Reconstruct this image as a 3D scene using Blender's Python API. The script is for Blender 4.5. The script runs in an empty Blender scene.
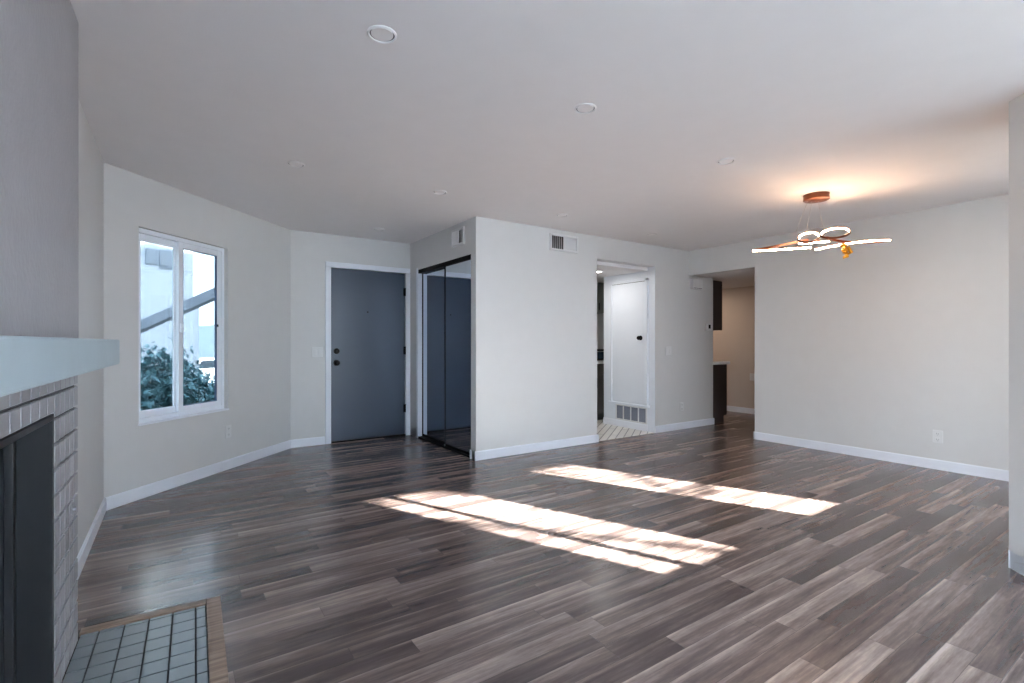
import bpy, bmesh, math, random
from mathutils import Vector, Matrix
C = bpy.context.scene.collection
S = bpy.context.scene
random.seed(7)

# ------------------------------------------------------------ camera, world, sun, exposure
YAW = math.radians(34.1)
CH, EH = 1.16, 2.40                      # camera height, ceiling height
cam_d = bpy.data.cameras.new('camera'); cam = bpy.data.objects.new('camera', cam_d); C.objects.link(cam)
cam.location = (0, 0, CH); cam.rotation_euler = (math.pi/2, 0, -YAW)
cam_d.sensor_width = 36; cam_d.lens = 498/1024*36; cam_d.shift_y = 1/1024; cam_d.clip_start = .02
S.camera = cam

SKY = 14.5
w = bpy.data.worlds.new('sky'); S.world = w; w.use_nodes = True
nt = w.node_tree; nt.nodes.clear()
bg = nt.nodes.new('ShaderNodeBackground'); wo = nt.nodes.new('ShaderNodeOutputWorld')
tc = nt.nodes.new('ShaderNodeTexCoord'); sx = nt.nodes.new('ShaderNodeSeparateXYZ'); rp = nt.nodes.new('ShaderNodeValToRGB')
nt.links.new(tc.outputs['Generated'], sx.inputs[0]); nt.links.new(sx.outputs['Z'], rp.inputs[0])
rp.color_ramp.elements[0].position = 0; rp.color_ramp.elements[0].color = (.80, .89, 1, 1)
rp.color_ramp.elements[1].position = .8; rp.color_ramp.elements[1].color = (.62, .78, 1, 1)
nt.links.new(rp.outputs[0], bg.inputs[0]); bg.inputs[1].default_value = SKY
nt.links.new(bg.outputs[0], wo.inputs[0])

SUN_DIR = Vector((-.4065, .9136, -.446)).normalized()
sd = bpy.data.lights.new('sun', 'SUN'); sd.energy = 88; sd.angle = math.radians(.6); sd.color = (1, .95, .88)
so = bpy.data.objects.new('sun', sd); C.objects.link(so); so.rotation_euler = SUN_DIR.to_track_quat('-Z', 'Y').to_euler()

PORTALS = False
def portal(name, loc, rot, sx_, sy_):
    d = bpy.data.lights.new(name, 'AREA'); d.shape = 'RECTANGLE'; d.size = sx_; d.size_y = sy_
    d.cycles.is_portal = True
    if not PORTALS: return
    o = bpy.data.objects.new(name, d); C.objects.link(o); o.location = loc; o.rotation_euler = rot

S.view_settings.view_transform = 'Standard'; S.view_settings.look = 'None'
S.view_settings.gamma = 1; S.view_settings.use_curve_mapping = False
S.view_settings.exposure = 0.98
S.cycles.max_bounces = 10; S.cycles.diffuse_bounces = 6; S.cycles.transparent_max_bounces = 12
S.cycles.use_denoising = True; S.cycles.sample_clamp_indirect = 6
S.cycles.caustics_reflective = True; S.cycles.caustics_refractive = False

# ------------------------------------------------------------ materials
def lin(c): return tuple(((x/255)/12.92 if x/255 <= .04045 else ((x/255+.055)/1.055)**2.4) for x in c) + (1,)
def mat(name, rgb, rough=.6, metal=0, var=.03, scale=8, bump=0, bscale=60, spec=.5, coat=0):
    m = bpy.data.materials.new(name); m.use_nodes = True; n = m.node_tree; b = n.nodes['Principled BSDF']
    b.inputs['Roughness'].default_value = rough; b.inputs['Metallic'].default_value = metal
    b.inputs['Specular IOR Level'].default_value = spec; b.inputs['Coat Weight'].default_value = coat
    t = n.nodes.new('ShaderNodeTexCoord'); no = n.nodes.new('ShaderNodeTexNoise'); no.inputs['Scale'].default_value = scale
    n.links.new(t.outputs['Object'], no.inputs['Vector'])
    mx = n.nodes.new('ShaderNodeMix'); mx.data_type = 'RGBA'
    a = lin(rgb)
    mx.inputs['A'].default_value = tuple(x*(1-var*2) for x in a[:3]) + (1,)
    mx.inputs['B'].default_value = tuple(min(1, x*(1+var*2)) for x in a[:3]) + (1,)
    n.links.new(no.outputs['Fac'], mx.inputs['Factor']); n.links.new(mx.outputs['Result'], b.inputs['Base Color'])
    if bump:
        nb = n.nodes.new('ShaderNodeTexNoise'); nb.inputs['Scale'].default_value = bscale; nb.inputs['Detail'].default_value = 4
        bp = n.nodes.new('ShaderNodeBump'); bp.inputs['Strength'].default_value = bump; bp.inputs['Distance'].default_value = .004
        n.links.new(t.outputs['Object'], nb.inputs['Vector']); n.links.new(nb.outputs['Fac'], bp.inputs['Height']); n.links.new(bp.outputs[0], b.inputs['Normal'])
    return m
def emis(name, rgb, s):
    m = bpy.data.materials.new(name); m.use_nodes = True; n = m.node_tree; b = n.nodes['Principled BSDF']
    b.inputs['Base Color'].default_value = (.9, .9, .9, 1)
    b.inputs['Emission Color'].default_value = rgb + (1,); b.inputs['Emission Strength'].default_value = s
    return m
def glass(name, tint):
    m = bpy.data.materials.new(name); m.use_nodes = True; n = m.node_tree; n.nodes.clear()
    o = n.nodes.new('ShaderNodeOutputMaterial'); mi = n.nodes.new('ShaderNodeMixShader'); lw = n.nodes.new('ShaderNodeLayerWeight'); lw.inputs[0].default_value = .5
    pw = n.nodes.new('ShaderNodeMath'); pw.operation = 'POWER'; pw.inputs[1].default_value = 5; f = n.nodes.new('ShaderNodeMath'); f.operation = 'MULTIPLY_ADD'; f.inputs[1].default_value = .9; f.inputs[2].default_value = .03
    n.links.new(lw.outputs['Facing'], pw.inputs[0]); n.links.new(pw.outputs[0], f.inputs[0])
    t = n.nodes.new('ShaderNodeBsdfTransparent'); t.inputs[0].default_value = tint + (1,)
    g = n.nodes.new('ShaderNodeBsdfGlossy'); g.inputs['Roughness'].default_value = .01
    n.links.new(f.outputs[0], mi.inputs[0]); n.links.new(t.outputs[0], mi.inputs[1]); n.links.new(g.outputs[0], mi.inputs[2]); n.links.new(mi.outputs[0], o.inputs[0])
    return m

M = {}
M['wall'] = mat('wall paint', (209, 207, 205), .55, var=.012, bump=.12, bscale=90, spec=.35)
M['ceil'] = mat('ceiling paint', (232, 229, 229), .8, var=.01, bump=.1, bscale=120, spec=.2)
M['trim'] = mat('white trim paint', (232, 234, 240), .35, var=.01)
M['chimney'] = mat('textured grey chimney plaster', (160, 157, 159), .6, var=.05, scale=5, bump=1.0, bscale=45)
M['mantel'] = mat('pale blue grey painted wood', (170, 184, 190), .5, var=.04, scale=6, bump=.2, bscale=20)
M['tile'] = mat('grey painted tile', (148, 144, 146), .3, var=.06, scale=7, bump=.15, bscale=25)
M['grout'] = mat('grout', (84, 80, 80), .8, var=.06)
M['htile'] = mat('grey hearth tile', (122, 130, 134), .3, var=.10, scale=6, bump=.15, bscale=25)
M['hgrout'] = mat('dark hearth grout', (66, 70, 74), .8)
M['black'] = mat('black metal', (10, 10, 11), .55, spec=.12)
M['frame'] = mat('dark grey steel frame', (32, 32, 34), .5)
M['firebox'] = mat('sooty black firebox', (74, 74, 79), .7, var=.1, bump=.3, bscale=30)
M['door'] = mat('slate blue grey door paint', (66, 75, 89), .32, var=.03, scale=2, spec=.4)
M['vinyl'] = mat('white vinyl', (236, 240, 246), .3, var=.005)
M['gasket'] = mat('dark gasket', (50, 70, 100), .5)
M['plastic'] = mat('white plastic', (218, 217, 216), .35, var=.005)
M['slot'] = mat('dark slot', (60, 56, 56), .7)
M['cabd'] = mat('dark brown cabinet', (50, 44, 44), .4, var=.05)
M['cabg'] = mat('grey green cabinet', (124, 128, 122), .45, var=.04)
M['cabl'] = mat('taupe lower cabinet', (92, 88, 84), .45, var=.04)
M['quartz'] = mat('white quartz', (225, 224, 222), .25, var=.03, scale=14)
M['bronze'] = mat('brushed copper brown metal', (112, 62, 38), .35, metal=.6, var=.08)
M['gold'] = mat('yellow gold foil', (208, 150, 40), .3, metal=.6, var=.25, scale=60)
M['steel'] = mat('satin steel', (170, 170, 172), .3, metal=.9)
M['cable'] = mat('clear grey cable', (200, 190, 180), .4)
M['grille'] = mat('grey filter mesh', (120, 124, 136), .7, var=.05, scale=60)
M['stucco'] = mat('white exterior stucco', (236, 238, 240), .9, var=.02, bump=.5, bscale=40)
M['beam'] = mat('grey exterior beam', (150, 156, 164), .8)
M['leaf'] = mat('shrub leaf', (92, 132, 136), .5, var=.4, scale=3)
M['bark'] = mat('bark', (88, 72, 60), .9, bump=.6, bscale=30)
M['ground'] = mat('outdoor ground', (120, 118, 112), .9, var=.1, scale=2)
M['hill'] = mat('hazy distant hillside', (120, 138, 150), .95, var=.15, scale=.6)
M['carw'] = mat('white car paint', (232, 234, 236), .2, coat=.5)
M['carg'] = mat('dark car glass', (40, 52, 62), .1)
M['tyre'] = mat('tyre rubber', (30, 30, 32), .8)
M['led'] = emis('warm led strip', (1.0, .66, .42), 46)
M['lens_on'] = emis('lit ceiling lens', (1, .96, .9), 25)
M['lens'] = mat('frosted ceiling lens', (236, 232, 231), .5, var=.005)
M['mirror'] = mat('mirror', (196, 204, 214), .015, metal=1, var=0)
M['glass'] = glass('clear glass', (.93, .96, .97))
M['tint'] = glass('dimming window glass', (.27, .29, .30))  # strong tint put into the glass to dim the view outside

def wood(name, lo, mid, hi, rough=.5, sc=(2, 40, 40)):
    m = bpy.data.materials.new(name); m.use_nodes = True; n = m.node_tree; b = n.nodes['Principled BSDF']
    t = n.nodes.new('ShaderNodeTexCoord'); mp = n.nodes.new('ShaderNodeMapping'); mp.inputs['Scale'].default_value = sc
    no = n.nodes.new('ShaderNodeTexNoise'); no.inputs['Scale'].default_value = 1.5; no.inputs['Detail'].default_value = 5
    r = n.nodes.new('ShaderNodeValToRGB'); e = r.color_ramp.elements; e[0].position = .3; e[0].color = lin(lo); e[1].position = .7; e[1].color = lin(hi)
    x = e.new(.5); x.color = lin(mid)
    n.links.new(t.outputs['Object'], mp.inputs[0]); n.links.new(mp.outputs[0], no.inputs['Vector']); n.links.new(no.outputs['Fac'], r.inputs[0]); n.links.new(r.outputs[0], b.inputs['Base Color'])
    b.inputs['Roughness'].default_value = rough
    return m
M['oak'] = wood('oak hearth border', (112, 90, 74), (140, 116, 98), (165, 142, 122), .5)

def floor_mat():
    m = bpy.data.materials.new('grey brown strip plank floor'); m.use_nodes = True; n = m.node_tree; N = n.nodes.new; L = n.links.new
    b = n.nodes['Principled BSDF']
    def mth(op, a, c=None, d=None):
        x = N('ShaderNodeMath'); x.operation = op
        for i, v in enumerate((a, c, d)):
            if v is None: continue
            if isinstance(v, (int, float)): x.inputs[i].default_value = v
            else: L(v, x.inputs[i])
        return x.outputs[0]
    def comb(x, y, z=0):
        c = N('ShaderNodeCombineXYZ')
        for i, v in enumerate((x, y, z)):
            if isinstance(v, (int, float)): c.inputs[i].default_value = v
            else: L(v, c.inputs[i])
        return c.outputs[0]
    def wn(v):
        x = N('ShaderNodeTexWhiteNoise'); x.noise_dimensions = '3D'; L(v, x.inputs['Vector']); return x.outputs['Value']
    def noise(v, s, det=4, rg=.55):
        x = N('ShaderNodeTexNoise'); x.inputs['Scale'].default_value = s; x.inputs['Detail'].default_value = det; x.inputs['Roughness'].default_value = rg; L(v, x.inputs['Vector']); return x.outputs['Fac']
    t = N('ShaderNodeTexCoord'); s = N('ShaderNodeSeparateXYZ'); L(t.outputs['Object'], s.inputs[0]); X, Y = s.outputs['X'], s.outputs['Y']
    W, LN = .0905, .88
    yr = mth('DIVIDE', mth('ADD', Y, 9.03), W); row = mth('FLOOR', yr); fy = mth('FRACT', yr)
    off = wn(comb(row, 3.3)); xr = mth('ADD', mth('DIVIDE', X, LN), mth('MULTIPLY', off, 7.31)); col = mth('FLOOR', xr); fx = mth('FRACT', xr)
    cell = wn(comb(row, col, 1.7)); cell2 = wn(comb(row, col, 8.1))
    # long grain streaks, each board with its own
    g1 = noise(comb(mth('ADD', mth('MULTIPLY', X, 1.1), mth('MULTIPLY', cell, 40)), mth('MULTIPLY', Y, 16), cell2), 1.6, 6, .62)
    g2 = noise(comb(mth('ADD', mth('MULTIPLY', X, 1.6), mth('MULTIPLY', cell2, 30)), mth('MULTIPLY', Y, 60), 0), 1.3, 5, .65)
    g3 = noise(comb(mth('ADD', mth('MULTIPLY', X, 7), mth('MULTIPLY', cell2, 30)), mth('ADD', mth('MULTIPLY', Y, 38), mth('MULTIPLY', g1, 2.5)), cell), 2.2, 7, .68)
    v = mth('ADD', mth('MULTIPLY', cell, .42), mth('ADD', mth('MULTIPLY', g1, 1.15), mth('ADD', mth('MULTIPLY', g2, .22), mth('MULTIPLY', g3, .30))))
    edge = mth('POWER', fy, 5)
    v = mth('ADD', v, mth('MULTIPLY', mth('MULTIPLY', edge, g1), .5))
    v = mth('ADD', v, -.68)
    r = N('ShaderNodeValToRGB'); L(v, r.inputs[0]); e = r.color_ramp.elements
    e[0].position = .0; e[0].color = lin((58, 47, 45)); e[1].position = .95; e[1].color = lin((176, 157, 147))
    for p, c in ((.24, (78, 65, 62)), (.42, (100, 85, 80)), (.62, (132, 115, 107))):
        x = e.new(p); x.color = lin(c)
    # seams
    sy = mth('MINIMUM', fy, mth('SUBTRACT', 1, fy)); sxx = mth('MINIMUM', fx, mth('SUBTRACT', 1, fx))
    seam = mth('MINIMUM', mth('MULTIPLY', sy, W), mth('MULTIPLY', sxx, LN)); sm = mth('LESS_THAN', seam, .0013)
    mx = N('ShaderNodeMix'); mx.data_type = 'RGBA'; L(mth('MULTIPLY', sm, .55), mx.inputs['Factor']); L(r.outputs[0], mx.inputs['A']); mx.inputs['B'].default_value = lin((48, 42, 42))
    L(mx.outputs['Result'], b.inputs['Base Color'])
    L(mth('ADD', .20, mth('MULTIPLY', g1, .10)), b.inputs['Roughness'])
    bp = N('ShaderNodeBump'); bp.inputs['Strength'].default_value = .25; bp.inputs['Distance'].default_value = .0015
    L(mth('SUBTRACT', mth('MULTIPLY', g2, .5), mth('MULTIPLY', sm, 1)), bp.inputs['Height']); L(bp.outputs[0], b.inputs['Normal'])
    b.inputs['Specular IOR Level'].default_value = .6
    return m
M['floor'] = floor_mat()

def kitchen_floor_mat():
    m = bpy.data.materials.new('white kitchen floor tile'); m.use_nodes = True; n = m.node_tree; b = n.nodes['Principled BSDF']
    t = n.nodes.new('ShaderNodeTexCoord'); mp = n.nodes.new('ShaderNodeMapping'); mp.inputs['Rotation'].default_value = (0, 0, math.radians(-37))
    br = n.nodes.new('ShaderNodeTexBrick'); br.inputs['Color1'].default_value = lin((226, 224, 218)); br.inputs['Color2'].default_value = lin((214, 212, 206)); br.inputs['Mortar'].default_value = lin((110, 108, 106))
    br.inputs['Scale'].default_value = 1; br.inputs['Mortar Size'].default_value = .006; br.inputs['Brick Width'].default_value = .9; br.inputs['Row Height'].default_value = .085
    n.links.new(t.outputs['Object'], mp.inputs[0]); n.links.new(mp.outputs[0], br.inputs['Vector']); n.links.new(br.outputs['Color'], b.inputs['Base Color'])
    b.inputs['Roughness'].default_value = .35
    return m
M['ktile'] = kitchen_floor_mat()
def splash_mat():
    m = bpy.data.materials.new('pale backsplash tile'); m.use_nodes = True; n = m.node_tree; b = n.nodes['Principled BSDF']
    t = n.nodes.new('ShaderNodeTexCoord'); mp = n.nodes.new('ShaderNodeMapping'); mp.inputs['Rotation'].default_value = (math.radians(90), 0, 0)
    br = n.nodes.new('ShaderNodeTexBrick'); br.inputs['Color1'].default_value = lin((214, 218, 216)); br.inputs['Color2'].default_value = lin((205, 210, 208)); br.inputs['Mortar'].default_value = lin((170, 172, 172))
    br.inputs['Scale'].default_value = 1; br.inputs['Mortar Size'].default_value = .003; br.inputs['Brick Width'].default_value = .15; br.inputs['Row Height'].default_value = .075
    n.links.new(t.outputs['Object'], mp.inputs[0]); n.links.new(mp.outputs[0], br.inputs['Vector']); n.links.new(br.outputs['Color'], b.inputs['Base Color'])
    b.inputs['Roughness'].default_value = .2
    return m
M['splash'] = splash_mat()

# ------------------------------------------------------------ mesh helpers
class MB:
    def __init__(s): s.bm = bmesh.new()
    def add(s, verts, faces, T=None):
        vs = [s.bm.verts.new(T @ Vector(v) if T else v) for v in verts]
        for f in faces:
            try: s.bm.faces.new([vs[i] for i in f])
            except ValueError: pass
        return s
    def box(s, x0, x1, y0, y1, z0, z1, T=None):
        v = [(x0,y0,z0),(x1,y0,z0),(x1,y1,z0),(x0,y1,z0),(x0,y0,z1),(x1,y0,z1),(x1,y1,z1),(x0,y1,z1)]
        return s.add(v, [(3,2,1,0),(4,5,6,7),(0,1,5,4),(1,2,6,5),(2,3,7,6),(3,0,4,7)], T)
    def prism(s, pts, z0, z1, T=None):
        n = len(pts); v = [(p[0],p[1],z0) for p in pts] + [(p[0],p[1],z1) for p in pts]
        return s.add(v, [tuple(range(n-1,-1,-1)), tuple(range(n,2*n))] + [(i,(i+1)%n,n+(i+1)%n,n+i) for i in range(n)], T)
    def lathe(s, prof, n=32, T=None):                       # prof: (radius, z); closed by its ends at r=0
        v, f = [], []
        for r, z in prof:
            for k in range(n): a = 2*math.pi*k/n; v.append((r*math.cos(a), r*math.sin(a), z))
        for i in range(len(prof)-1):
            for k in range(n): k2 = (k+1)%n; f.append((i*n+k, i*n+k2, (i+1)*n+k2, (i+1)*n+k))
        f.append(tuple(range(n-1,-1,-1))); f.append(tuple((len(prof)-1)*n+k for k in range(n)))
        return s.add(v, f, T)
    def sweep(s, path, sec, closed=False):                   # sec: cross-section points (side, up) swept along a 3D path
        n, m_ = len(path), len(sec); v, f = [], []
        P = [Vector(p) for p in path]
        for i, p in enumerate(P):
            a = P[(i-1)%n] if (closed or i > 0) else p; b_ = P[(i+1)%n] if (closed or i < n-1) else p
            t = (b_-a).normalized(); up = Vector((0,0,1)) if abs(t.z) < .9 else Vector((1,0,0)); sd_ = t.cross(up).normalized(); u2 = sd_.cross(t)
            for q in sec: v.append(tuple(p + sd_*q[0] + u2*q[1]))
        for i in range(n if closed else n-1):
            j = (i+1)%n
            for k in range(m_): k2 = (k+1)%m_; f.append((i*m_+k, i*m_+k2, j*m_+k2, j*m_+k))
        if not closed: f.append(tuple(range(m_-1,-1,-1))); f.append(tuple((n-1)*m_+k for k in range(m_)))
        return s.add(v, f)
    def tube(s, path, r, n=8, closed=False):
        return s.sweep(path, [(r*math.cos(2*math.pi*k/n), r*math.sin(2*math.pi*k/n)) for k in range(n)], closed)
    def build(s, name, m, parent=None, bevel=0, smooth=False, **props):
        bmesh.ops.recalc_face_normals(s.bm, faces=s.bm.faces)
        me = bpy.data.meshes.new(name); s.bm.to_mesh(me); s.bm.free()
        me.materials.append(M[m] if isinstance(m, str) else m)
        o = bpy.data.objects.new(name, me); C.objects.link(o); o.parent = parent
        if smooth:
            me.shade_smooth()
            md = o.modifiers.new('edge', 'EDGE_SPLIT'); md.split_angle = math.radians(40)
        if bevel: b = o.modifiers.new('bevel', 'BEVEL'); b.width = bevel; b.segments = 2; b.limit_method = 'ANGLE'
        for k, v in props.items(): o[k] = v
        return o
def tag(o, label, cat, group=None):
    o['label'] = label; o['category'] = cat
    if group: o['group'] = group
    return o
def empty(name, loc=(0,0,0), rz=0):
    o = bpy.data.objects.new(name, None); C.objects.link(o); o.location = loc; o.rotation_euler = (0,0,rz); o.empty_display_size = .1
    return o
def struct(mb, name, m, **k): return mb.build(name, m, kind='structure', **k)
def sroot(name, loc=(0,0,0), rz=0): o = empty(name, loc, rz); o['kind'] = 'structure'; return o
def copy_tree(root, loc, rz, label, group=None):
    r = root.copy(); C.objects.link(r); r.location = loc; r.rotation_euler = (0,0,rz); r['label'] = label
    if group: r['group'] = group
    for ch in list(root.children):
        c = ch.copy(); C.objects.link(c); c.parent = r
        for g in list(ch.children): d = g.copy(); C.objects.link(d); d.parent = c
    return r
def rotX(a): return Matrix.Rotation(a, 4, 'X')
def tr(x, y, z): return Matrix.Translation((x, y, z))

# ------------------------------------------------------------ the shell
TH = .12
UL, VK, UR, UC, VE = -.405, 4.25, 5.77, 2.45, 5.90        # left wall, kitchen wall, right wall, closet wall, entry wall
F = Vector((UL, 4.41)); Cn = Vector((1.055, 5.90)); dw = (Cn-F); DL = dw.length; DA = math.atan2(dw.y, dw.x)
VB, VBL, UB = -.6, -2.2, 2.72                              # rear walls behind the camera
HZ = 2.075                                                 # lower ceiling of kitchen and hall

SHELL = [(-.55, -2.35), (2.86, -2.35), (2.86, -.74), (7.9, -.74), (7.9, 6.75), (1.9, 6.75), (-.52, 4.5)]
m = MB(); m.prism(SHELL, -.15, 0)
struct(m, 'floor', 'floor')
m = MB(); m.box(3.2, 6.2, 4.27, 6.1, .0005, .004)
struct(m, 'floor_kitchen', 'ktile')
m = MB(); m.prism(SHELL, EH, EH+.15)
struct(m, 'ceiling', 'ceil')
m = MB(); m.box(3.2, 6.2, VK+TH, 6.1, HZ+.02, EH)
struct(m, 'ceiling_kitchen', 'ceil')
m = MB(); m.box(UR+TH, 7.76, 3.0, 6.6, HZ, EH)
struct(m, 'ceiling_hall', 'ceil')

# left wall with added glass door behind the camera and the firebox hole
m = MB()
m.box(UL-TH, UL, VBL-TH, -.75, 0, EH); m.box(UL-TH, UL, -.75, .35, 2.1, EH); m.box(UL-TH, UL, .35, 1.14, 0, EH)
m.box(UL-TH, UL, 1.14, 2.16, .93, EH); m.prism([(UL-TH, 2.16), (UL, 2.16), (UL, 4.41), (UL-TH, 4.46)], 0, EH)
struct(m, 'wall_left', 'wall')
# diagonal wall (local x along the wall, y outwards)
WS0, WS1, WZ0, WZ1 = .262, 1.152, .555, 2.02
T = Matrix.Translation((F.x, F.y, 0)) @ Matrix.Rotation(DA, 4, 'Z')
m = MB()
m.box(0, WS0, 0, TH, 0, EH, T); m.box(WS1, DL, 0, TH, 0, EH, T); m.box(WS0, WS1, 0, TH, 0, WZ0, T); m.box(WS0, WS1, 0, TH, WZ1, EH, T)
struct(m, 'wall_window', 'wall')
# entry wall
m = MB(); m.box(.95, 1.465, VE, VE+TH, 0, EH); m.box(2.40, 3.2, VE, VE+TH, 0, EH); m.box(1.465, 2.40, VE, VE+TH, 2.035, EH)
struct(m, 'wall_entry', 'wall')
# closet wall and closet interior
CV0, CV1, CZ = 4.35, 5.655, 2.045
m = MB(); m.box(UC, UC+TH, VK, CV0, 0, EH); m.box(UC, UC+TH, CV1, VE, 0, EH); m.box(UC, UC+TH, CV0, CV1, CZ, EH)
m.box(3.1, 3.2, VK+TH, VE, 0, EH)
struct(m, 'wall_closet', 'wall')
# kitchen wall
KO0, KO1, KOZ = 4.075, 5.09, 2.135
m = MB(); m.box(UC+TH, KO0, VK, VK+TH, 0, EH); m.box(KO1, 6.32, VK, VK+TH, 0, EH); m.box(KO0, KO1, VK, VK+TH, KOZ, EH)
struct(m, 'wall_kitchen', 'wall')
m = MB(); m.box(3.1, 6.32, 6.0, 6.12, 0, EH)
struct(m, 'wall_kitchen_back', 'wall')
m = MB(); m.box(6.2, 6.32, VK+TH, 6.6, 0, EH)
struct(m, 'wall_kitchen_side', 'wall')
# right wall, header, hall
m = MB(); m.box(UR, UR+TH, VB-TH, 3.32, 0, EH); m.box(UR, UR+TH, 3.32, VK, 2.07, EH)
struct(m, 'wall_right', 'wall')
M['hallwall'] = mat('warm beige hall paint', (196, 180, 168), .6, var=.01, spec=.3)
m = MB(); m.box(7.76, 7.88, 2.9, 6.7, 0, EH); m.box(UR+TH, 7.76, 2.88, 3.0, 0, EH); m.box(6.2, 7.76, 6.6, 6.72, 0, EH)
struct(m, 'wall_hall', 'hallwall')
# rear walls with their windows
W1 = (2.955, 3.74); W2 = (4.36, 5.08); RZ = (1.03, 2.16)
m = MB(); a = [UB, W1[0], W1[1], W2[0], W2[1], UR]
for i in (0, 2, 4): m.box(a[i], a[i+1], VB-TH, VB, 0, EH)
for i in (1, 3): m.box(a[i], a[i+1], VB-TH, VB, 0, RZ[0]); m.box(a[i], a[i+1], VB-TH, VB, RZ[1], EH)
m.box(UB, UB+TH, VBL-TH, VB-TH, 0, EH); m.box(UL, .2, VBL-TH, VBL, 0, EH); m.box(2.5, UB, VBL-TH, VBL, 0, EH); m.box(.2, 2.5, VBL-TH, VBL, 2.1, EH)
struct(m, 'wall_back', 'wall')
# chamfered wall end at the right
m = MB(); m.prism([(3.56, .69), (3.40, .53), (3.66, .0), (3.95, .0), (3.95, .69)], 0, EH)
struct(m, 'wall_pier', 'wall')

# baseboards: boxes against a wall line a->b, room on the left of a->b
BH, BT = .09, .014
def board(name, segs, h=BH):
    m = MB()
    for a, b in segs:
        a, b = Vector(a), Vector(b); d = (b-a).normalized(); n = Vector((-d.y, d.x))*BT
        m.prism([a, b, b+n, a+n], .001, h-.006); q = n*.55
        m.prism([a, b, b+q, a+q], h-.006, h)
    struct(m, name, 'trim')
board('baseboard_left', [((UL, 4.40), (UL, 2.56))])
board('baseboard_window', [((Cn.x-.006, Cn.y-.006), (F.x+.006, F.y+.006))])
board('baseboard_entry', [((1.415, VE), (1.05, VE))])
board('baseboard_closet', [((UC, VE-.02), (UC, CV1+.01)), ((UC, CV0), (UC, VK-BT)), ((UC+.05, CV0), (UC-BT, CV0))])
board('baseboard_kitchen', [((KO0, VK), (UC-BT, VK)), ((6.32, VK), (KO1, VK)), ((KO0, VK+TH), (KO0, VK-BT)), ((6.32, VK+.02), (6.32, VK-BT))])
board('baseboard_right', [((UR, VB), (UR, 3.32+BT)), ((UR-BT, 3.32), (UR+TH, 3.32))])
board('baseboard_hall', [((7.76, 3.0), (7.76, 6.6))])
board('baseboard_pier', [((3.56, .69), (3.40, .53)), ((3.95, .69), (3.56-.006, .69)), ((3.40, .53), (3.66, 0))])
board('baseboard_utility', [((KO1, VK+TH), (KO1, 5.17))])

# ------------------------------------------------------------ sliding window in the diagonal wall
def slider(name, w_, z0, z1, gl, depth, split=.5, lock=True):
    """local x along the wall, y outwards, origin at the opening's lower left corner on the room face"""
    r = sroot(name)
    h = z1-z0; f = .034
    m = MB(); y0, y1 = depth, depth+.07
    m.box(0, f, y0, y1, 0, h); m.box(w_-f, w_, y0, y1, 0, h); m.box(f, w_-f, y0, y1, 0, f); m.box(f, w_-f, y0, y1, h-f, h)
    m.build('window_frame', 'vinyl', r, bevel=.003)
    xs = w_*split
    def sash(x0, x1, ya, yb, s=.045, gk='gasket'):
        m = MB(); m.box(x0, x0+s, ya, yb, f, h-f); m.box(x1-s, x1, ya, yb, f, h-f); m.box(x0+s, x1-s, ya, yb, f, f+s); m.box(x0+s, x1-s, ya, yb, h-f-s, h-f)
        o = m.build('sash', 'vinyl', r, bevel=.003)
        g = MB(); t = .006
        for q in ((x0+s, x0+s+t, f+s, h-f-s), (x1-s-t, x1-s, f+s, h-f-s), (x0+s, x1-s, f+s, f+s+t), (x0+s, x1-s, h-f-s-t, h-f-s)):
            g.box(q[0], q[1], ya+.004, yb-.002, q[2], q[3])
        g.build('gasket', gk, o)
        p = MB(); p.box(x0+s, x1-s, (ya+yb)/2, (ya+yb)/2+.004, f+s, h-f-s); p.build('pane', gl, o)
        return o
    if not split: sash(f, w_-f, y0+.006, y0+.032); return r
    a = sash(f, xs+.02, y0+.036, y0+.062, gk='vinyl')
    b = sash(xs-.022, w_-f, y0+.006, y0+.032)
    if lock:
        m = MB(); m.box(xs-.012, xs+.012, y0-.012, y0+.006, h*.47, h*.47+.07); m.build('latch', 'vinyl', b, bevel=.004)
        m = MB(); m.box(w_-f-.05, w_-f-.04, y0-.002, y0+.006, h*.51, h*.51+.02); m.build('stop', 'black', b)
    return r
win = slider('window_1', WS1-WS0, WZ0, WZ1, 'tint', .035, .47)
win.matrix_world = T @ tr(WS0, 0, WZ0)
m = MB(); m.box(WS0-.005, WS1+.005, -.012, .05, WZ0-.012, WZ0+.004, T)
struct(m, 'trim_1', 'trim', bevel=.003)
for nm, (a0, a1), sp in (('window_2', W1, .645), ('window_3', W2, 0)):
    o = slider(nm, a1-a0, RZ[0], RZ[1], 'glass', .02, sp, False); o.matrix_world = tr(a1, VB, RZ[0]) @ Matrix.Rotation(math.pi, 4, 'Z')
    portal('window portal', ((a0+a1)/2, VB-.1, (RZ[0]+RZ[1])/2), (math.pi/2, 0, 0), a1-a0, RZ[1]-RZ[0])
o = slider('added_door_6', 2.3, 0, 2.1, 'glass', .02, .5, False); o.matrix_world = tr(2.5, VBL, 0) @ Matrix.Rotation(math.pi, 4, 'Z')  # added glass door out of view, brings sky light onto the far walls
o = slider('added_door_5', 1.1, 0, 2.1, 'glass', .02, .5, False); o.matrix_world = tr(UL, -.75, 0) @ Matrix.Rotation(math.pi/2, 4, 'Z')  # unseen glass door, added for sky fill from the left
portal('glass door portal', (UL-.1, -.825, 1.05), (math.pi/2, 0, -math.pi/2), 2.35, 2.1)
portal('window portal', (F.x+(WS0+WS1)/2*math.cos(DA)-.08, F.y+(WS0+WS1)/2*math.sin(DA)+.08, (WZ0+WZ1)/2), (math.pi/2, 0, DA+math.pi), WS1-WS0, WZ1-WZ0)

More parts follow.
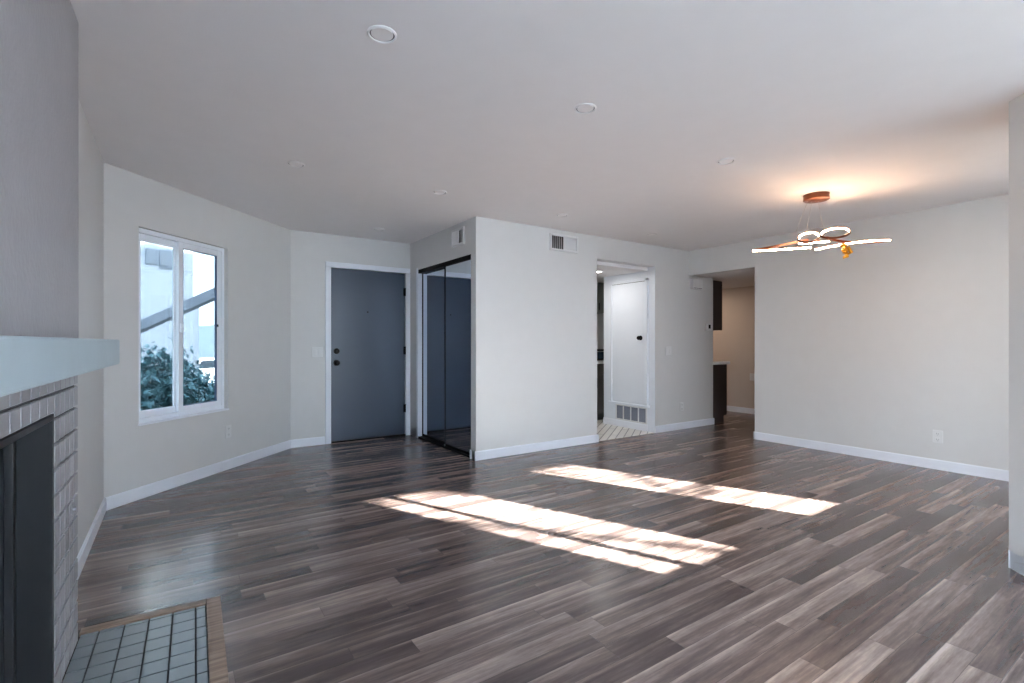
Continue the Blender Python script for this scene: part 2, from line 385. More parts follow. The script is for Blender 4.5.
# ------------------------------------------------------------ entry door
r = sroot('door_1', (1.485, VE, 0))
DW = .90
m = MB(); m.box(0, DW, .012, .055, .022, 2.02); m.build('door_slab', 'door', r, bevel=.002)
m = MB(); m.box(-.065, -.002, -.016, .11, 0, 2.022); m.box(DW+.002, DW+.06, -.016, .11, 0, 2.022); m.box(-.065, DW+.06, -.016, .11, 2.024, 2.085)
m.build('door_casing', 'trim', r, bevel=.004)
m = MB(); m.box(-.002, DW+.002, -.004, .10, 0.001, .018); m.build('threshold', 'black', r)
m = MB(); m.lathe([(.001, -.052), (.02, -.052), (.029, -.042), (.029, -.028), (.016, -.02), (.012, -.008), (.033, -.008), (.035, 0), (.001, 0)], 24, tr(.065, .012, .925) @ rotX(-math.pi/2))
m.build('door_knob', 'black', r, smooth=True)
m = MB(); m.lathe([(.001, -.02), (.028, -.02), (.033, -.012), (.033, 0), (.001, 0)], 24, tr(.065, .012, 1.06) @ rotX(-math.pi/2)); m.box(.06, .07, -.026, -.006, 1.045, 1.075)
m.build('deadbolt', 'black', r, smooth=True)
m = MB(); m.lathe([(.001, -.004), (.008, -.004), (.010, 0), (.001, 0)], 16, tr(.43, .012, 1.525) @ rotX(-math.pi/2)); m.build('peephole', 'black', r)
for z in (1.79, 1.06, .34):
    m = MB(); m.box(DW-.022, DW+.018, -.004, .014, z-.048, z+.048); m.lathe([(.001, -.052), (.006, -.052), (.006, .052), (.001, .052)], 10, tr(DW+.004, -.007, z)); m.build('hinge', 'black', r)
# wall behind the door, so that no daylight leaks
m = MB(); m.box(1.3, 2.6, VE+TH, VE+TH+.05, 0, EH); struct(m, 'wall_leak_block', 'wall')

# ------------------------------------------------------------ mirrored closet doors
def mirror_door(name, u, v0, v1, z0, z1):
    r = sroot(name, (u, v0, z0)); h = z1-z0; wd = v1-v0; b = .014
    m = MB(); m.box(0, .02, b, wd-b, b, h-b); m.build('mirror', 'mirror', r)
    m = MB(); m.box(-.006, .026, 0, b, 0, h); m.box(-.006, .026, wd-b, wd, 0, h); m.box(-.006, .026, b, wd-b, 0, b+.012); m.box(-.006, .026, b, wd-b, h-b, h); m.build('door_frame', 'black', r)
    return r
mid = 4.955
mirror_door('door_2', UC+.055, mid-.03, CV1-.004, .022, CZ-.03)
d3 = mirror_door('door_3', UC+.018, CV0+.002, mid+.012, .022, CZ-.03)
m = MB(); m.lathe([(.001, -.006), (.012, -.006), (.012, 0), (.001, 0)], 16, tr(-.006, .60, .01) @ Matrix.Rotation(math.pi/2, 4, 'Y')); m.build('roller_guide', 'steel', d3)
m = MB(); m.box(UC+.002, UC+.10, CV0, CV1, CZ-.045, CZ-.001); m.box(UC+.0, UC+.10, CV0, CV1, .001, .018); struct(m, 'trim_2', 'black')
m = MB(); m.box(UC-.006, UC+.1, CV1-.001, CV1+.045, 0.001, CZ+.02); struct(m, 'trim_3', 'trim')

# ------------------------------------------------------------ fireplace
UF = -.31
FR = math.radians(-1.6)
def about(u, v):
    a, b = u+.31, v-2.54
    return (-.31+a*math.cos(FR)-b*math.sin(FR), 2.54+a*math.sin(FR)+b*math.cos(FR))
r = empty('fireplace', about(UF, 1.615)+(0,), FR); tag(r, 'tiled grey fireplace with pale mantel and textured grey chimney breast', 'fireplace')
# local: x = u-UF, y = v-1.615
HWd, OW, OH = .925, .475, .93
def fl(m, u0, u1, v0, v1, z0, z1): return m.box(u0-UF, u1-UF, v0-1.615, v1-1.615, z0, z1)
m = MB(); fl(m, UL+.001, -.308, .69, 2.54, 1.10, EH-.001); m.build('chimney_breast', 'chimney', r, bevel=.006)
m = MB(); fl(m, UL+.001, -.322, .69, 1.14, .001, 1.10); fl(m, UL+.001, -.322, 2.16, 2.54, .001, 1.10); fl(m, UL+.001, -.322, 1.14, 2.16, .93, 1.10); m.build('surround', 'grout', r)
m = MB(); J = .009; PV, PZ = .076, .083
z_edges = [z for z in [1.10, .996] + [.996-.083*k for k in range(1, 13)]]
z_edges[-1] = .002
vs = [2.16+PV*k for k in range(0, 6)]; vs[-1] = 2.54
lv = [1.14-PV*k for k in range(0, 6)]; lv[-1] = .69; lv = lv[::-1]
midv = [1.14+1.02/11*k for k in range(12)]
def tiles(vv, zz):
    for a, b in zip(vv[:-1], vv[1:]):
        for c_, d_ in zip(zz[1:], zz[:-1]):
            if d_-c_ < .02: continue
            fl(m, -.322, UF, a+J/2, b-J/2, c_+J/2, d_-J/2)
tiles(vs, z_edges); tiles(lv, z_edges); tiles(midv, [1.10, .996, .93])
m.build('tile_facing', 'tile', r, bevel=.003)
m = MB()
for a, b in ((1.10, .996),): pass
for k in range(13):
    z1_ = z_edges[k]; z0_ = z_edges[k+1]
    m.box(UL+.002-UF, -.32-UF, 2.54-1.615, 2.546-1.615, z0_+J/2, z1_-J/2)
m.build('side_tile', 'tile', r, bevel=.002)
m = MB(); fl(m, UL+.001, -.20, .50, 2.71, 1.068, 1.172); m.build('mantel_shelf', 'mantel', r, bevel=.006)
m = MB()
fl(m, -.92, -.88, 1.10, 2.17, .0, .97); fl(m, -.92, -.40, 1.05, 1.14, 0, .97); fl(m, -.92, -.399, 2.140, 2.21, 0, .97); fl(m, -.92, -.40, 1.10, 2.17, .94, .98); fl(m, -.92, -.32, 1.14, 2.17, .001, .012)
m.build('firebox', 'firebox', r)
m = MB(); fl(m, -.398, -.312, 2.138, 2.159, .012, .93); fl(m, -.398, -.312, 1.141, 1.162, .012, .93); fl(m, -.398, -.312, 1.162, 2.138, .91, .929); fl(m, -.42, -.398, 2.115, 2.14, .012, .91)
m.build('metal_frame', 'frame', r, bevel=.002)
TG = tr(0, 2.43-1.615, .545) @ Matrix.Rotation(math.pi/2, 4, 'Y')
m = MB(); m.lathe([(.001, -.001), (.020, -.001), (.020, .003), (.008, .004), (.007, .012), (.001, .012)], 20, TG); m.build('gas_valve', 'steel', r, smooth=True)

r = empty('hearth', about(-.09, 1.615)+(0,), FR); tag(r, 'low grey tiled hearth with oak border set in the plank floor', 'hearth')
def hl(m, u0, u1, v0, v1, z0, z1): return m.box(u0+.09, u1+.09, v0-1.615, v1-1.615, z0, z1)
m = MB(); hl(m, -.309, .112, .66, 2.572, .001, .006); m.build('grout_bed', 'hgrout', r)
m = MB(); ue = [-.331, -.250, -.169, -.088, -.007, .074, .112]; ve = [2.572, 2.549] + [2.549-.083*k for k in range(1, 23)]
for a, b in zip(ue[:-1], ue[1:]):
    for c_, d_ in zip(ve[1:], ve[:-1]): hl(m, max(a, -.3095)+.003, b-.003, c_+.003, d_-.003, .006, .011)
m.build('hearth_tile', 'htile', r, bevel=.0015)
m = MB(); hl(m, .113, .168, .60, 2.62, .001, .016); hl(m, -.312, .112, 2.573, 2.62, .001, .016); m.build('wood_border', 'oak', r, bevel=.002)

# ------------------------------------------------------------ recessed ceiling lights
def downlight(loc, rad, label, on=False, grp='recessed ceiling lights of the living room'):
    r = empty('ceiling_light', loc); tag(r, label, 'ceiling light', grp)
    m = MB(); m.lathe([(rad*.84, 0), (rad*.85, -.006), (rad*.9, -.008), (rad, -.004), (rad, 0)], 40); 
    m.build('trim_ring', 'ceil', r, smooth=True)
    m = MB(); m.lathe([(.001, -.0035), (rad*.74, -.0035), (rad*.76, -.002), (rad*.76, -.001), (.001, -.001)], 40); m.build('lens', 'lens_on' if on else 'lens', r, smooth=True)
    m = MB(); m.lathe([(.001, -.0008), (rad*.86, -.0008), (rad*.86, -.0002), (.001, -.0002)], 40); m.build('gap_ring', 'slot', r)
    return r
for (u, v), lab in (((.69, 1.95), 'large round unlit recessed light nearest the chimney and the camera'),
                    ((1.80, 1.965), 'round unlit recessed light in the middle of the living room ceiling'),
                    ((.697, 3.706), 'faint round recessed light nearest the sliding window'),
                    ((1.809, 3.73), 'round recessed light in front of the mirrored closet'),
                    ((3.118, 1.998), 'round recessed light between the centre of the ceiling and the chandelier'),
                    ((3.118, 3.738), 'small round recessed light above the white wall vent'),
                    ((1.847, 5.32), 'small round recessed light in front of the entry door'),
                    ((4.516, 3.816), 'small round recessed light in front of the kitchen opening')):
    downlight((u, v, EH), .058, lab)
downlight((4.62, 4.80, HZ+.02), .06, 'lit recessed light in the low kitchen ceiling', True, 'recessed kitchen lights')
d = bpy.data.lights.new('kitchen light', 'AREA'); d.shape = 'DISK'; d.size = .1; d.energy = 2.0; d.color = (1, .97, .93)
o = bpy.data.objects.new('kitchen light', d); C.objects.link(o); o.location = (4.62, 4.80, HZ+.008)
downlight((3.9, 5.0, HZ+.02), .06, 'added unseen fill light further inside the kitchen ceiling', True, 'recessed kitchen lights')  # added out of sight to fill the kitchen with light
d = bpy.data.lights.new('kitchen light', 'AREA'); d.shape = 'DISK'; d.size = .1; d.energy = 2.5; d.color = (1, .97, .93)
o = bpy.data.objects.new('kitchen light', d); C.objects.link(o); o.location = (3.9, 5.0, HZ+.008)
downlight((7.0, 5.3, HZ), .06, 'lit recessed light in the hall ceiling', True, 'recessed hall lights')
d = bpy.data.lights.new('hall light', 'AREA'); d.shape = 'DISK'; d.size = .1; d.energy = 4; d.color = (1, .78, .58)
o = bpy.data.objects.new('hall light', d); C.objects.link(o); o.location = (7.0, 5.3, HZ-.012)

# ------------------------------------------------------------ chandelier
CL = Vector((4.46, 2.03, 0))
r = empty('chandelier', (CL.x, CL.y, EH), -YAW); tag(r, 'copper brown ribbon chandelier with lit warm strips and curled loops', 'chandelier')
# local x: across the room, y: away, z: from the ceiling down
m = MB(); m.lathe([(.001, -.048), (.090, -.048), (.098, -.042), (.093, -.012), (.098, 0), (.001, 0)], 48); m.build('canopy', 'bronze', r, smooth=True)
Zd = 4.18/498
def P(px, py, depth=0):              # drawing units of the fixture -> metres (x, y, z below ceiling)
    return ((px-512)*Zd*(1+depth/4.18)-304*Zd, depth, (342.5-py)*Zd*(1+depth/4.18)+CH-EH)
def spline(pts, n=10, closed=False):
    out = []; N_ = len(pts); V = [Vector(p) for p in pts]
    for i in range(N_ if closed else N_-1):
        g = lambda k: V[k % N_] if closed else V[max(0, min(N_-1, k))]
        p0, p1, p2, p3 = g(i-1), g(i), g(i+1), g(i+2)
        for k in range(n):
            t = k/n; out.append(.5*((2*p1)+(p2-p0)*t+(2*p0-5*p1+4*p2-p3)*t*t+(3*p1-p0-3*p2+p3)*t**3))
    if not closed: out.append(V[-1])
    return out
band = [(-.004, -.009), (.004, -.009), (.004, .009), (-.004, .009)]
def ribbon(pts, closed=False, side=1, lit=None):
    path = spline(pts, 10, closed)
    b = MB(); b.sweep(path, band, closed); o = b.build('ribbon', 'bronze', r)
    lp = path if lit is None else path[lit[0]:lit[1]]
    e = MB(); e.sweep([Vector(p)+Vector((0, 0, -.004)) for p in lp], [(side*.0045, -.006), (side*.010, -.005), (side*.010, .005), (side*.0045, .006)], closed and lit is None)
    e.build('led_strip', 'led', o)
    return o
# left arm: lit bar towards the room, brown back edge running up into the left loop
ribbon([P(752, 250.5, -.16), P(775, 249.5, -.17), P(797, 248, -.17), P(810, 247.2, -.16)], side=1)
b = MB(); b.sweep(spline([P(752, 250.3, -.15), P(765, 248, -.08), P(782, 245, 0), P(798, 241.5, .08), P(808, 240, .12)]), band); b.build('ribbon', 'bronze', r)
# right arm
ribbon([P(814.5, 249.3, -.10), P(830, 246.2, -.11), P(850, 242.8, -.12), P(870, 240.6, -.10), P(889, 239.8, -.06)], side=1)
b = MB(); b.sweep(spline([P(889, 240.5, -.05), P(870, 242.5, .02), P(850, 242, .08), P(834, 240, .13), P(826, 237, .14)]), band); b.build('ribbon', 'bronze', r)
# loops
def loop(cx, cy, rx, ry, dep, tilt, n=14):
    return [P(cx+rx*math.cos(a)+ 0, cy-ry*math.sin(a)-tilt*math.cos(a), dep+.11*math.sin(a)) for a in [2*math.pi*k/n for k in range(n)]]
ribbon(loop(808.5, 237.3, 11, 4.9, 0, 1.4), True, side=-1)
ribbon(loop(835, 233.0, 15, 4.9, 0.02, 1.6), True, side=-1, lit=(0, 86))
ribbon([P(798, 243, -.05), P(812, 242.3, -.06), P(828, 241.2, -.05)], side=1)
for px, py, dep in ((793, 236.5, .05), (805, 234.5, .1), (824, 232, .1)):
    top = Vector(((px-814)*Zd*.35, .02, -.05)); m = MB(); m.tube([top, Vector(P(px if px > 795 else 792, py+5, dep))], .0012, 6); m.build('cable', 'cable', r)
# crumpled gold tag hanging from the right ribbon
o = MB(); rw = random.Random(5)
path = [Vector(P(*p)) for p in ((843, 244.5, -.155), (845, 247, -.15), (844, 250.5, -.16), (846.5, 253.5, -.15), (846, 258, -.155))]
for k, (hw, p) in enumerate(zip((.012, .026, .020, .016, .026), path)):
    if k: q = path[k-1]; o.sweep([q, (p+q)/2+Vector((rw.uniform(-.008, .008), rw.uniform(-.01, .01), 0)), p], [(-hw, -.008), (hw*.6, -.014), (hw, .006), (-hw*.4, .012)])
o.sweep([path[1]+Vector((.02, 0, 0)), path[3]+Vector((.03, -.01, 0))], [(-.012, -.006), (.012, -.010), (.012, .008)])
g = o.build('gold_wrapping', 'gold'); g.location = r.location; g.rotation_euler = r.rotation_euler
tag(g, 'crumpled yellow gold wrapping hanging from the chandelier ribbon', 'wrapping')

# ------------------------------------------------------------ wall devices. local x along the wall, -y into the room
def vent(loc, rz, wd, h, label):
    r = empty('air_vent', loc, rz); tag(r, label, 'air vent')
    b = .022
    m = MB(); m.box(0, b, -.022, 0, 0, h); m.box(wd-b, wd, -.022, 0, 0, h); m.box(b, wd-b, -.022, 0, 0, b); m.box(b, wd-b, -.022, 0, h-b, h); m.box(wd*.5-.006, wd*.5+.006, -.022, 0, b, h-b); m.build('vent_frame', 'plastic', r, bevel=.003)
    m = MB(); m.box(b, wd-b, -.002, -.0005, b, h-b); m.build('duct', 'slot', r)
    m = MB(); n = 7 if wd > .3 else 4
    for hf, sg in ((0, -1), (1, 1)):
        for k in range(n):
            x = b+.006 + hf*(wd/2-.012) + k*(wd/2-b-.014)/(n-1)
            m.box(-.0008, .0008, -.011, .011, b, h-b, tr(x, -.012, 0) @ Matrix.Rotation(sg*math.radians(50), 4, 'Z'))
    m.build('louver', 'plastic', r)
    return r
vent((3.365, VK, 2.165), 0, .40, .185, 'wide white louvred vent high on the wall near the kitchen opening')
vent((UC, 4.74, 2.165), -math.pi/2, .27, .18, 'small white vent above the mirrored closet doors')

def outlet(loc, rz, label):
    r = empty('wall_outlet', loc, rz); tag(r, label, 'outlet', 'white duplex outlets')
    m = MB(); m.box(-.037, .037, -.006, 0, -.058, .058); m.build('cover_plate', 'plastic', r, bevel=.003)
    for z in (-.026, .026):
        m = MB(); m.box(-.017, .017, -.0085, -.006, z-.017, z+.017); q = m.build('socket', 'plastic', r, bevel=.003)
        m = MB(); m.box(-.008, -.006, -.009, -.0084, z-.004, z+.008); m.box(.006, .008, -.009, -.0084, z-.004, z+.006); m.box(-.002, .002, -.009, -.0084, z-.012, z-.008); m.build('slot', 'slot', q)
def switch(loc, rz, n, label):
    r = empty('light_switch', loc, rz); tag(r, label, 'light switch')
    hw = .023*n+.014
    m = MB(); m.box(-hw, hw, -.006, 0, -.058, .058); m.build('cover_plate', 'plastic', r, bevel=.003)
    for k in range(n):
        x = (k-(n-1)/2)*.046; m = MB(); m.box(x-.016, x+.016, -.010, -.006, -.033, .033); m.build('rocker', 'plastic', r, bevel=.002)
on = lambda s, z: tuple(T @ Vector((s, 0, z)))
outlet((5.62, VK, .30), 0, 'white outlet low on the kitchen wall beside the hall cabinet')
outlet((UR, 1.585, .30), -math.pi/2, 'white outlet low on the broad bare wall below the chandelier')
outlet(on(1.155, .345), DA, 'white outlet below the lower corner of the sliding window')
switch((1.335, VE, 1.05), 0, 2, 'white double switch beside the dark entry door')
switch((5.345, VK, 1.05), 0, 2, 'white double switch between kitchen opening and hall')
switch((7.76, 4.51, 1.16-.07*8), -math.pi/2, 1, 'white switch on the warm lit hall wall')
r = empty('door_chime', (5.80, VK, 1.885)); tag(r, 'white box chime high in the corner by the hall opening', 'door chime')
m = MB(); m.box(0, .215, -.05, 0, 0, .14); m.build('cover', 'plastic', r, bevel=.008)
m = MB(); m.box(.02, .195, -.052, -.049, .012, .018); m.build('sound_slot', 'slot', r)
r = empty('thermostat', (6.135, VK, 1.325)); tag(r, 'small white thermostat with dark display near the dark cabinet', 'thermostat')
m = MB(); m.box(0, .125, -.022, 0, 0, .098); m.build('housing', 'plastic', r, bevel=.005)
m = MB(); m.box(.05, .095, -.0235, -.021, .03, .085); m.build('display', 'black', r)

# ------------------------------------------------------------ utility panel in the kitchen passage (faces the opening, wall u = 5.09)
M['util'] = mat('white semi gloss panel paint', (224, 228, 234), .4, var=.01)
m = MB(); m.box(KO1, 6.2, VK+TH, 5.17, 0.001, HZ+.02); m.box(KO1-.004, KO1, VK+.001, VK+TH, BH*0+.001, KOZ-.001); struct(m, 'wall_utility', 'util')
r = sroot('door_4', (KO1, 4.99, .36), -math.pi/2)         # local x runs towards the camera side
wd, h = .60, 1.60
m = MB(); m.box(.0, wd, -.018, -.001, 0, h); m.build('door_slab', 'util', r, bevel=.003)
m = MB(); s_ = .035
m.box(-s_, 0, -.034, -.001, -.02, h+s_); m.box(wd, wd+s_, -.034, -.001, -.02, h+s_); m.box(-s_, wd+s_, -.034, -.001, h+.004, h+s_); m.box(-s_-.02, wd+s_+.02, -.045, -.001, -.045, -.02); m.build('door_casing', 'util', r, bevel=.003)
m = MB(); m.box(0, wd, -.0195, -.017, h-.001, h+.004); m.build('shadow_gap', 'slot', r)
m = MB(); m.lathe([(.001, -.055), (.020, -.055), (.028, -.042), (.028, -.03), (.014, -.02), (.012, -.008), (.030, -.008), (.032, 0), (.001, 0)], 24, tr(wd-.085, -.018, .86) @ rotX(-math.pi/2)); m.build('door_knob', 'black', r, smooth=True)
for z in (.25, 1.35):
    m = MB(); m.box(-.012, .012, -.026, -.02, z-.03, z+.03); m.build('hinge', 'trim', r)
r = empty('return_grille', (KO1, 4.93, .095), -math.pi/2); tag(r, 'white framed return air grille with four grey mesh panels', 'air grille')
wd, h = .55, .215; m = MB(); b = .018
m.box(0, wd, -.012, -.001, 0, b); m.box(0, wd, -.012, -.001, h-b, h)
for k in range(5): x = k*(wd-b)/4; m.box(x, x+b, -.012, -.001, b, h-b)
m.build('grille_frame', 'plastic', r, bevel=.002)
for k in range(4):
    x = k*(wd-b)/4; m = MB(); m.box(x+b, x+(wd-b)/4, -.006, -.002, b, h-b); m.build('mesh_panel', 'grille', r)

# ------------------------------------------------------------ kitchen run behind
def door_panel(m, x0, x1, z0, z1, y, s=.05, t=.02):
    m.box(x0, x1, y-t*.6, y, z0, z1); m.box(x0, x0+s, y-t, y-t*.6, z0, z1); m.box(x1-s, x1, y-t, y-t*.6, z0, z1); m.box(x0+s, x1-s, y-t, y-t*.6, z0, z0+s); m.box(x0+s, x1-s, y-t, y-t*.6, z1-s, z1)
for i, (u0, lab) in enumerate(((4.55, 'taupe lower cabinet further along the kitchen run'), (5.08, 'taupe shaker lower cabinet seen through the kitchen opening'))):
    r = empty('lower_cabinet', (u0, 5.37, 0)); tag(r, lab, 'cabinet', 'kitchen lower cabinets'); wd = .52
    m = MB(); m.box(0, wd, .0, .60, .10, .845); m.box(0, wd, .06, .60, .004, .10); m.build('body', 'cabl', r)
    m = MB(); door_panel(m, .004, wd-.004, .115, .68, 0); q = m.build('cabinet_door', 'cabl', r, bevel=.002)
    m = MB(); m.tube([(.03, -.045, .5), (.03, -.045, .64)], .006); m.build('handle', 'black', q)
    m = MB(); door_panel(m, .004, wd-.004, .69, .838, 0, .03); q = m.build('drawer', 'cabl', r, bevel=.002)
    m = MB(); m.tube([(.19, -.045, .765), (.33, -.045, .765)], .006); m.build('handle', 'black', q)
m = MB(); m.box(4.5, 5.66, 5.34, 5.98, .846, .885); tag(m.build('worktop', 'quartz', bevel=.003), 'white worktop on the taupe kitchen cabinets', 'worktop')
r = empty('kitchen_appliance', (5.14, 5.45, .886)); tag(r, 'black appliance standing on the white worktop', 'appliance')
m = MB(); m.box(0, .42, 0, .34, .012, .17); [m.box(x, x+.03, y, y+.03, 0, .012) for x in (.02, .37) for y in (.03, .28)]; m.build('body', 'black', r, bevel=.01)
m = MB(); m.box(.02, .30, -.008, .0, .03, .15); m.build('front_glass', 'carg', r); m = MB(); m.tube([(.03, -.03, .14), (.29, -.03, .14)], .006); m.build('handle', 'steel', r)
m = MB(); m.box(4.4, 5.66, 5.985, 5.998, .886, 1.64); struct(m, 'trim_4', 'splash')
for i, (u0, lab) in enumerate(((4.78, 'grey green upper cabinet further along the kitchen wall'), (5.20, 'grey green upper cabinet seen through the kitchen opening'))):
    r = empty('upper_cabinet', (u0, 5.66, 1.62)); tag(r, lab, 'cabinet', 'kitchen upper cabinets'); wd = .41
    m = MB(); m.box(0, wd, 0, .33, 0, .472); m.build('body', 'cabg', r)
    for k in range(2):
        m = MB(); door_panel(m, k*wd/2+.003, (k+1)*wd/2-.003, .003, .468, 0, .035); q = m.build('cabinet_door', 'cabg', r, bevel=.002)
        x = wd/2+(-.025 if k == 0 else .025); m = MB(); m.tube([(x, -.045, .04), (x, -.045, .15)], .006); m.build('handle', 'black', q)

# dark pantry cabinets at the end of the kitchen wall
r = empty('lower_cabinet', (6.325, VK+.025, 0)); tag(r, 'dark brown lower cabinet end at the hall with a white worktop above', 'cabinet')
m = MB(); m.box(0.0, .355, 0, .55, .10, .842); m.box(.0, .29, 0, .55, .001, .10); m.build('body', 'cabd', r)
for k in range(1):
    m = MB(); m.box(.357, .375, .004, .546, .115, .838); q = m.build('cabinet_door', 'cabd', r, bevel=.002); m = MB(); m.tube([(.41, .08, .6), (.41, .08, .75)], .006); m.build('handle', 'black', q)
m = MB(); m.box(6.323, 6.74, VK-.0, 4.82, .843, .882); tag(m.build('worktop', 'quartz', bevel=.003), 'white worktop on the dark cabinet by the hall', 'worktop')
r = empty('upper_cabinet', (6.325, VK+.015, 1.335)); tag(r, 'tall dark brown upper cabinet hanging at the hall corner', 'cabinet')
m = MB(); m.box(0.0, .225, 0, .55, 0, .71); m.build('body', 'cabd', r)
m = MB(); m.box(.227, .245, .004, .546, .004, .706); q = m.build('cabinet_door', 'cabd', r, bevel=.002); m = MB(); m.tube([(.28, .08, .05), (.28, .08, .2)], .006); m.build('handle', 'black', q)

# ------------------------------------------------------------ outdoors, seen through the sliding window
def cw(px, Z):                       # a bearing and a distance from the house, in metres
    X = (px-512)/498*Z
    return Vector((X*math.cos(YAW)+Z*math.sin(YAW), -X*math.sin(YAW)+Z*math.cos(YAW)))
GZ = -1.25
m = MB(); m.box(-70, 70, -40, 90, GZ-.2, GZ); struct(m, 'ground', 'ground')
a, b = cw(60, 8.6), cw(193, 10.2)
d = (b-a).normalized(); n = Vector((-d.y, d.x))
r = empty('neighbour_building', (a.x, a.y, GZ), math.atan2(d.y, d.x)); tag(r, 'white stucco building close outside the sliding window', 'building')
Lb = (b-a).length
m = MB(); m.box(-4, Lb, 0, 5, 0, 6.5); m.build('wall', 'stucco', r)
for k, x in enumerate((Lb*.60, Lb*.71)):
    m = MB(); w_ = .19 if k == 0 else .36; m.box(x, x+w_, -.03, 0, 3.92-.05*k, 4.22)
    f = m.build('louvred_vent', 'beam', r)
    m = MB(); [m.box(x+.02, x+w_-.02, -.045, -.03, z_, z_+.012) for z_ in [3.94+.033*j for j in range(8)]]; m.build('slat', 'stucco', f)
# stair beam running up across the view
p0, p1 = cw(120, 7.8), cw(240, 8.2)
z = lambda py, Z: CH+(342.5-py)/498*Z
m = MB(); A = Vector((p0.x, p0.y, z(336, 7.8))); B = Vector((p1.x, p1.y, z(283, 8.2)))
m.sweep([A, B], [(-.12, -.07), (.12, -.07), (.12, .07), (-.12, .07)])
o = m.build('stair_beam', 'beam'); tag(o, 'grey sloping stair beam outside the window', 'beam')
p = cw(194, 11); m = MB(); m.box(p.x-.09, p.x+.09, p.y-.09, p.y+.09, GZ, z(300, 11)); tag(m.build('porch_post', 'stucco'), 'white post outside beyond the shrub', 'post')
# far hillside
m = MB(); rnd = random.Random(3); pts = []
for k in range(25):
    q = cw(120+k*8, 60); pts.append((q, z(322+rnd.uniform(-4, 4)+(4 if k % 2 else 0), 60)))
v = []; 
for q, h_ in pts: v.append((q.x, q.y, GZ)); v.append((q.x, q.y, h_)); v.append((q.x*1.25, q.y*1.25, h_*.9)); v.append((q.x*1.25, q.y*1.25, GZ))
fs = []
for k in range(24):
    for j in range(3): fs.append((4*k+j, 4*k+4+j, 4*k+5+j, 4*k+1+j))
m.add(v, fs); o = m.build('hillside', 'hill'); o['kind'] = 'structure'
# parked car
pc = cw(215, 26); r = empty('parked_car', (pc.x, pc.y, GZ), math.radians(20)); tag(r, 'white parked car in the distance outside the window', 'car')
m = MB(); prof = [(-2.1, .35), (-2.1, .9), (-1.9, 1.05), (-1.5, 1.1), (-1.05, 1.6), (.7, 1.65), (1.35, 1.15), (2.0, 1.0), (2.15, .75), (2.15, .35)]
TX = rotX(math.pi/2)
m.prism([(x, y_) for x, y_ in prof], -.85, .85, TX); m.build('car_body', 'carw', r, bevel=.08)
m = MB(); m.prism([(-1.35, 1.12), (-.95, 1.5), (.6, 1.55), (1.15, 1.14)], -.86, .86, TX); m.build('car_window', 'carg', r)
for x in (-1.3, 1.35):
    for y_ in (-.8, .8):
        m = MB(); m.lathe([(.001, -.1), (.33, -.1), (.33, .1), (.001, .1)], 24, tr(x, y_, .33) @ TX); m.build('wheel', 'tyre', r)
# shrub under the window
def shrub(name, base, hgt, rad, n, label, seed, leafs=.05, m_='leaf'):
    rn = random.Random(seed); r = empty(name, base); tag(r, label, 'shrub' if name == 'shrub' else 'tree')
    m = MB(); cl = []
    for k in range(16):
        a = rn.uniform(0, 6.28); q = rn.uniform(.1, .8)*rad; tip = Vector((q*math.cos(a), q*math.sin(a), hgt*rn.uniform(.55, 1)))
        m.tube([(0, 0, 0), tuple(tip*.5+Vector((0, 0, .05))), tuple(tip)], .012 if name == 'shrub' else .03, 5); cl.append(tip); cl.append(tip*.7)
    m.build('stem', 'bark', r)
    m = MB()
    for k in range(n):
        c_ = rn.choice(cl); p_ = c_+Vector((rn.gauss(0, 1), rn.gauss(0, 1), rn.gauss(0, 1)))*rad*.22
        s1 = leafs*rn.uniform(.6, 1.3); R = Matrix.Rotation(rn.uniform(0, 6.28), 4, 'Z') @ Matrix.Rotation(rn.uniform(-1.2, 1.2), 4, 'X')
        m.add([(-s1*.35, 0, 0), (0, -s1*.5, .01), (s1*.35, 0, 0), (s1*.2, s1*.6, -.005), (0, s1, -.01), (-s1*.2, s1*.6, -.005)], [(0, 1, 2, 3, 4, 5)], tr(*p_) @ R)
    m.build('foliage', m_, r)
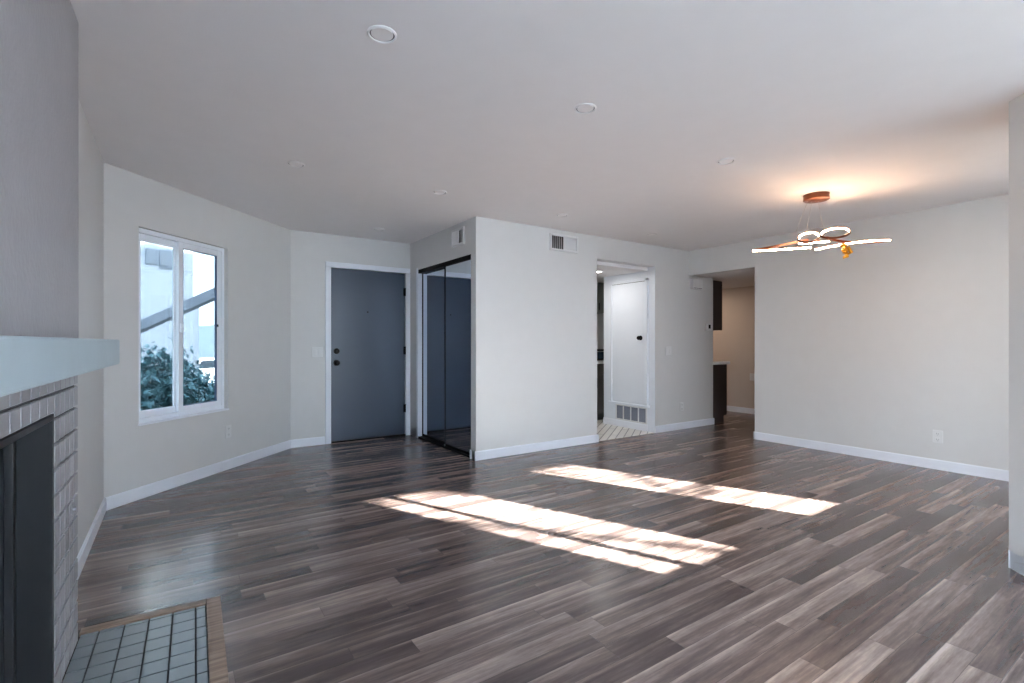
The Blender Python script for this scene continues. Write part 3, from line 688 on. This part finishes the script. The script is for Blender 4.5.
q = cw(152, 6.7); shrub('shrub', (q.x, q.y, GZ), 2.15, .60, 9000, 'leafy green shrub close outside the left pane', 1, .075)
q = cw(212, 8.4); shrub('shrub', (q.x, q.y, GZ), 1.85, .58, 7000, 'leafy green shrub close outside the right pane', 2, .075)

# tree beyond the rear windows, between the sun and the room
def sun_tree():
    rn = random.Random(11); r = empty('garden_tree', (6.45, -6.3, GZ)); tag(r, 'loose leafy tree in the garden behind the house', 'tree')
    m = MB(); m.tube([(0, 0, 0), (.05, .0, 2.5), (0, 0, 4.2), (.05, .1, 5.6), (0, .1, 7.4)], .05, 8)
    br = [((.0, 0, 4.6), (-1.5, .1, 6.3)), ((0, 0, 4.9), (1.5, .1, 6.1)), ((0, 0, 5.4), (-.9, .1, 6.9)), ((0, 0, 5.5), (.9, .1, 6.9)), ((-.9, .06, 5.6), (-1.7, .1, 5.75)), ((.7, .05, 5.45), (1.6, .1, 5.4))]
    for a, b in br: m.tube([a, tuple((Vector(a)+Vector(b))/2+Vector((0, 0, .10))), b], .036, 6)
    m.build('trunk', 'bark', r)
    m = MB()
    for k in range(520):
        x = rn.uniform(-1.9, 1.9); p = Vector((x, rn.gauss(0, .3), 6.05+abs(rn.gauss(0, .5))+.12*math.sin(7*x)))
        s1 = .13*rn.uniform(.6, 1.3); R_ = Matrix.Rotation(rn.uniform(0, 6.28), 4, 'Z') @ Matrix.Rotation(rn.uniform(-1.2, 1.2), 4, 'X')
        m.add([(-s1*.35, 0, 0), (0, -s1*.5, .01), (s1*.35, 0, 0), (s1*.2, s1*.6, -.005), (0, s1, -.01), (-s1*.2, s1*.6, -.005)], [(0, 1, 2, 3, 4, 5)], tr(*p) @ R_)
    m.build('foliage', 'leaf', r)
sun_tree()

# added unseen blocks: upper shades the neighbour wall, rear keeps sun off glass door
m = MB(); m.prism(SHELL, EH+.16, 5.6); struct(m, 'wall_shade_storey', 'stucco')
m = MB(); m.box(-6, 5.1, -9, -6.4, GZ, 4.3); o = m.build('sun_block_building', 'stucco'); o['kind'] = 'structure'
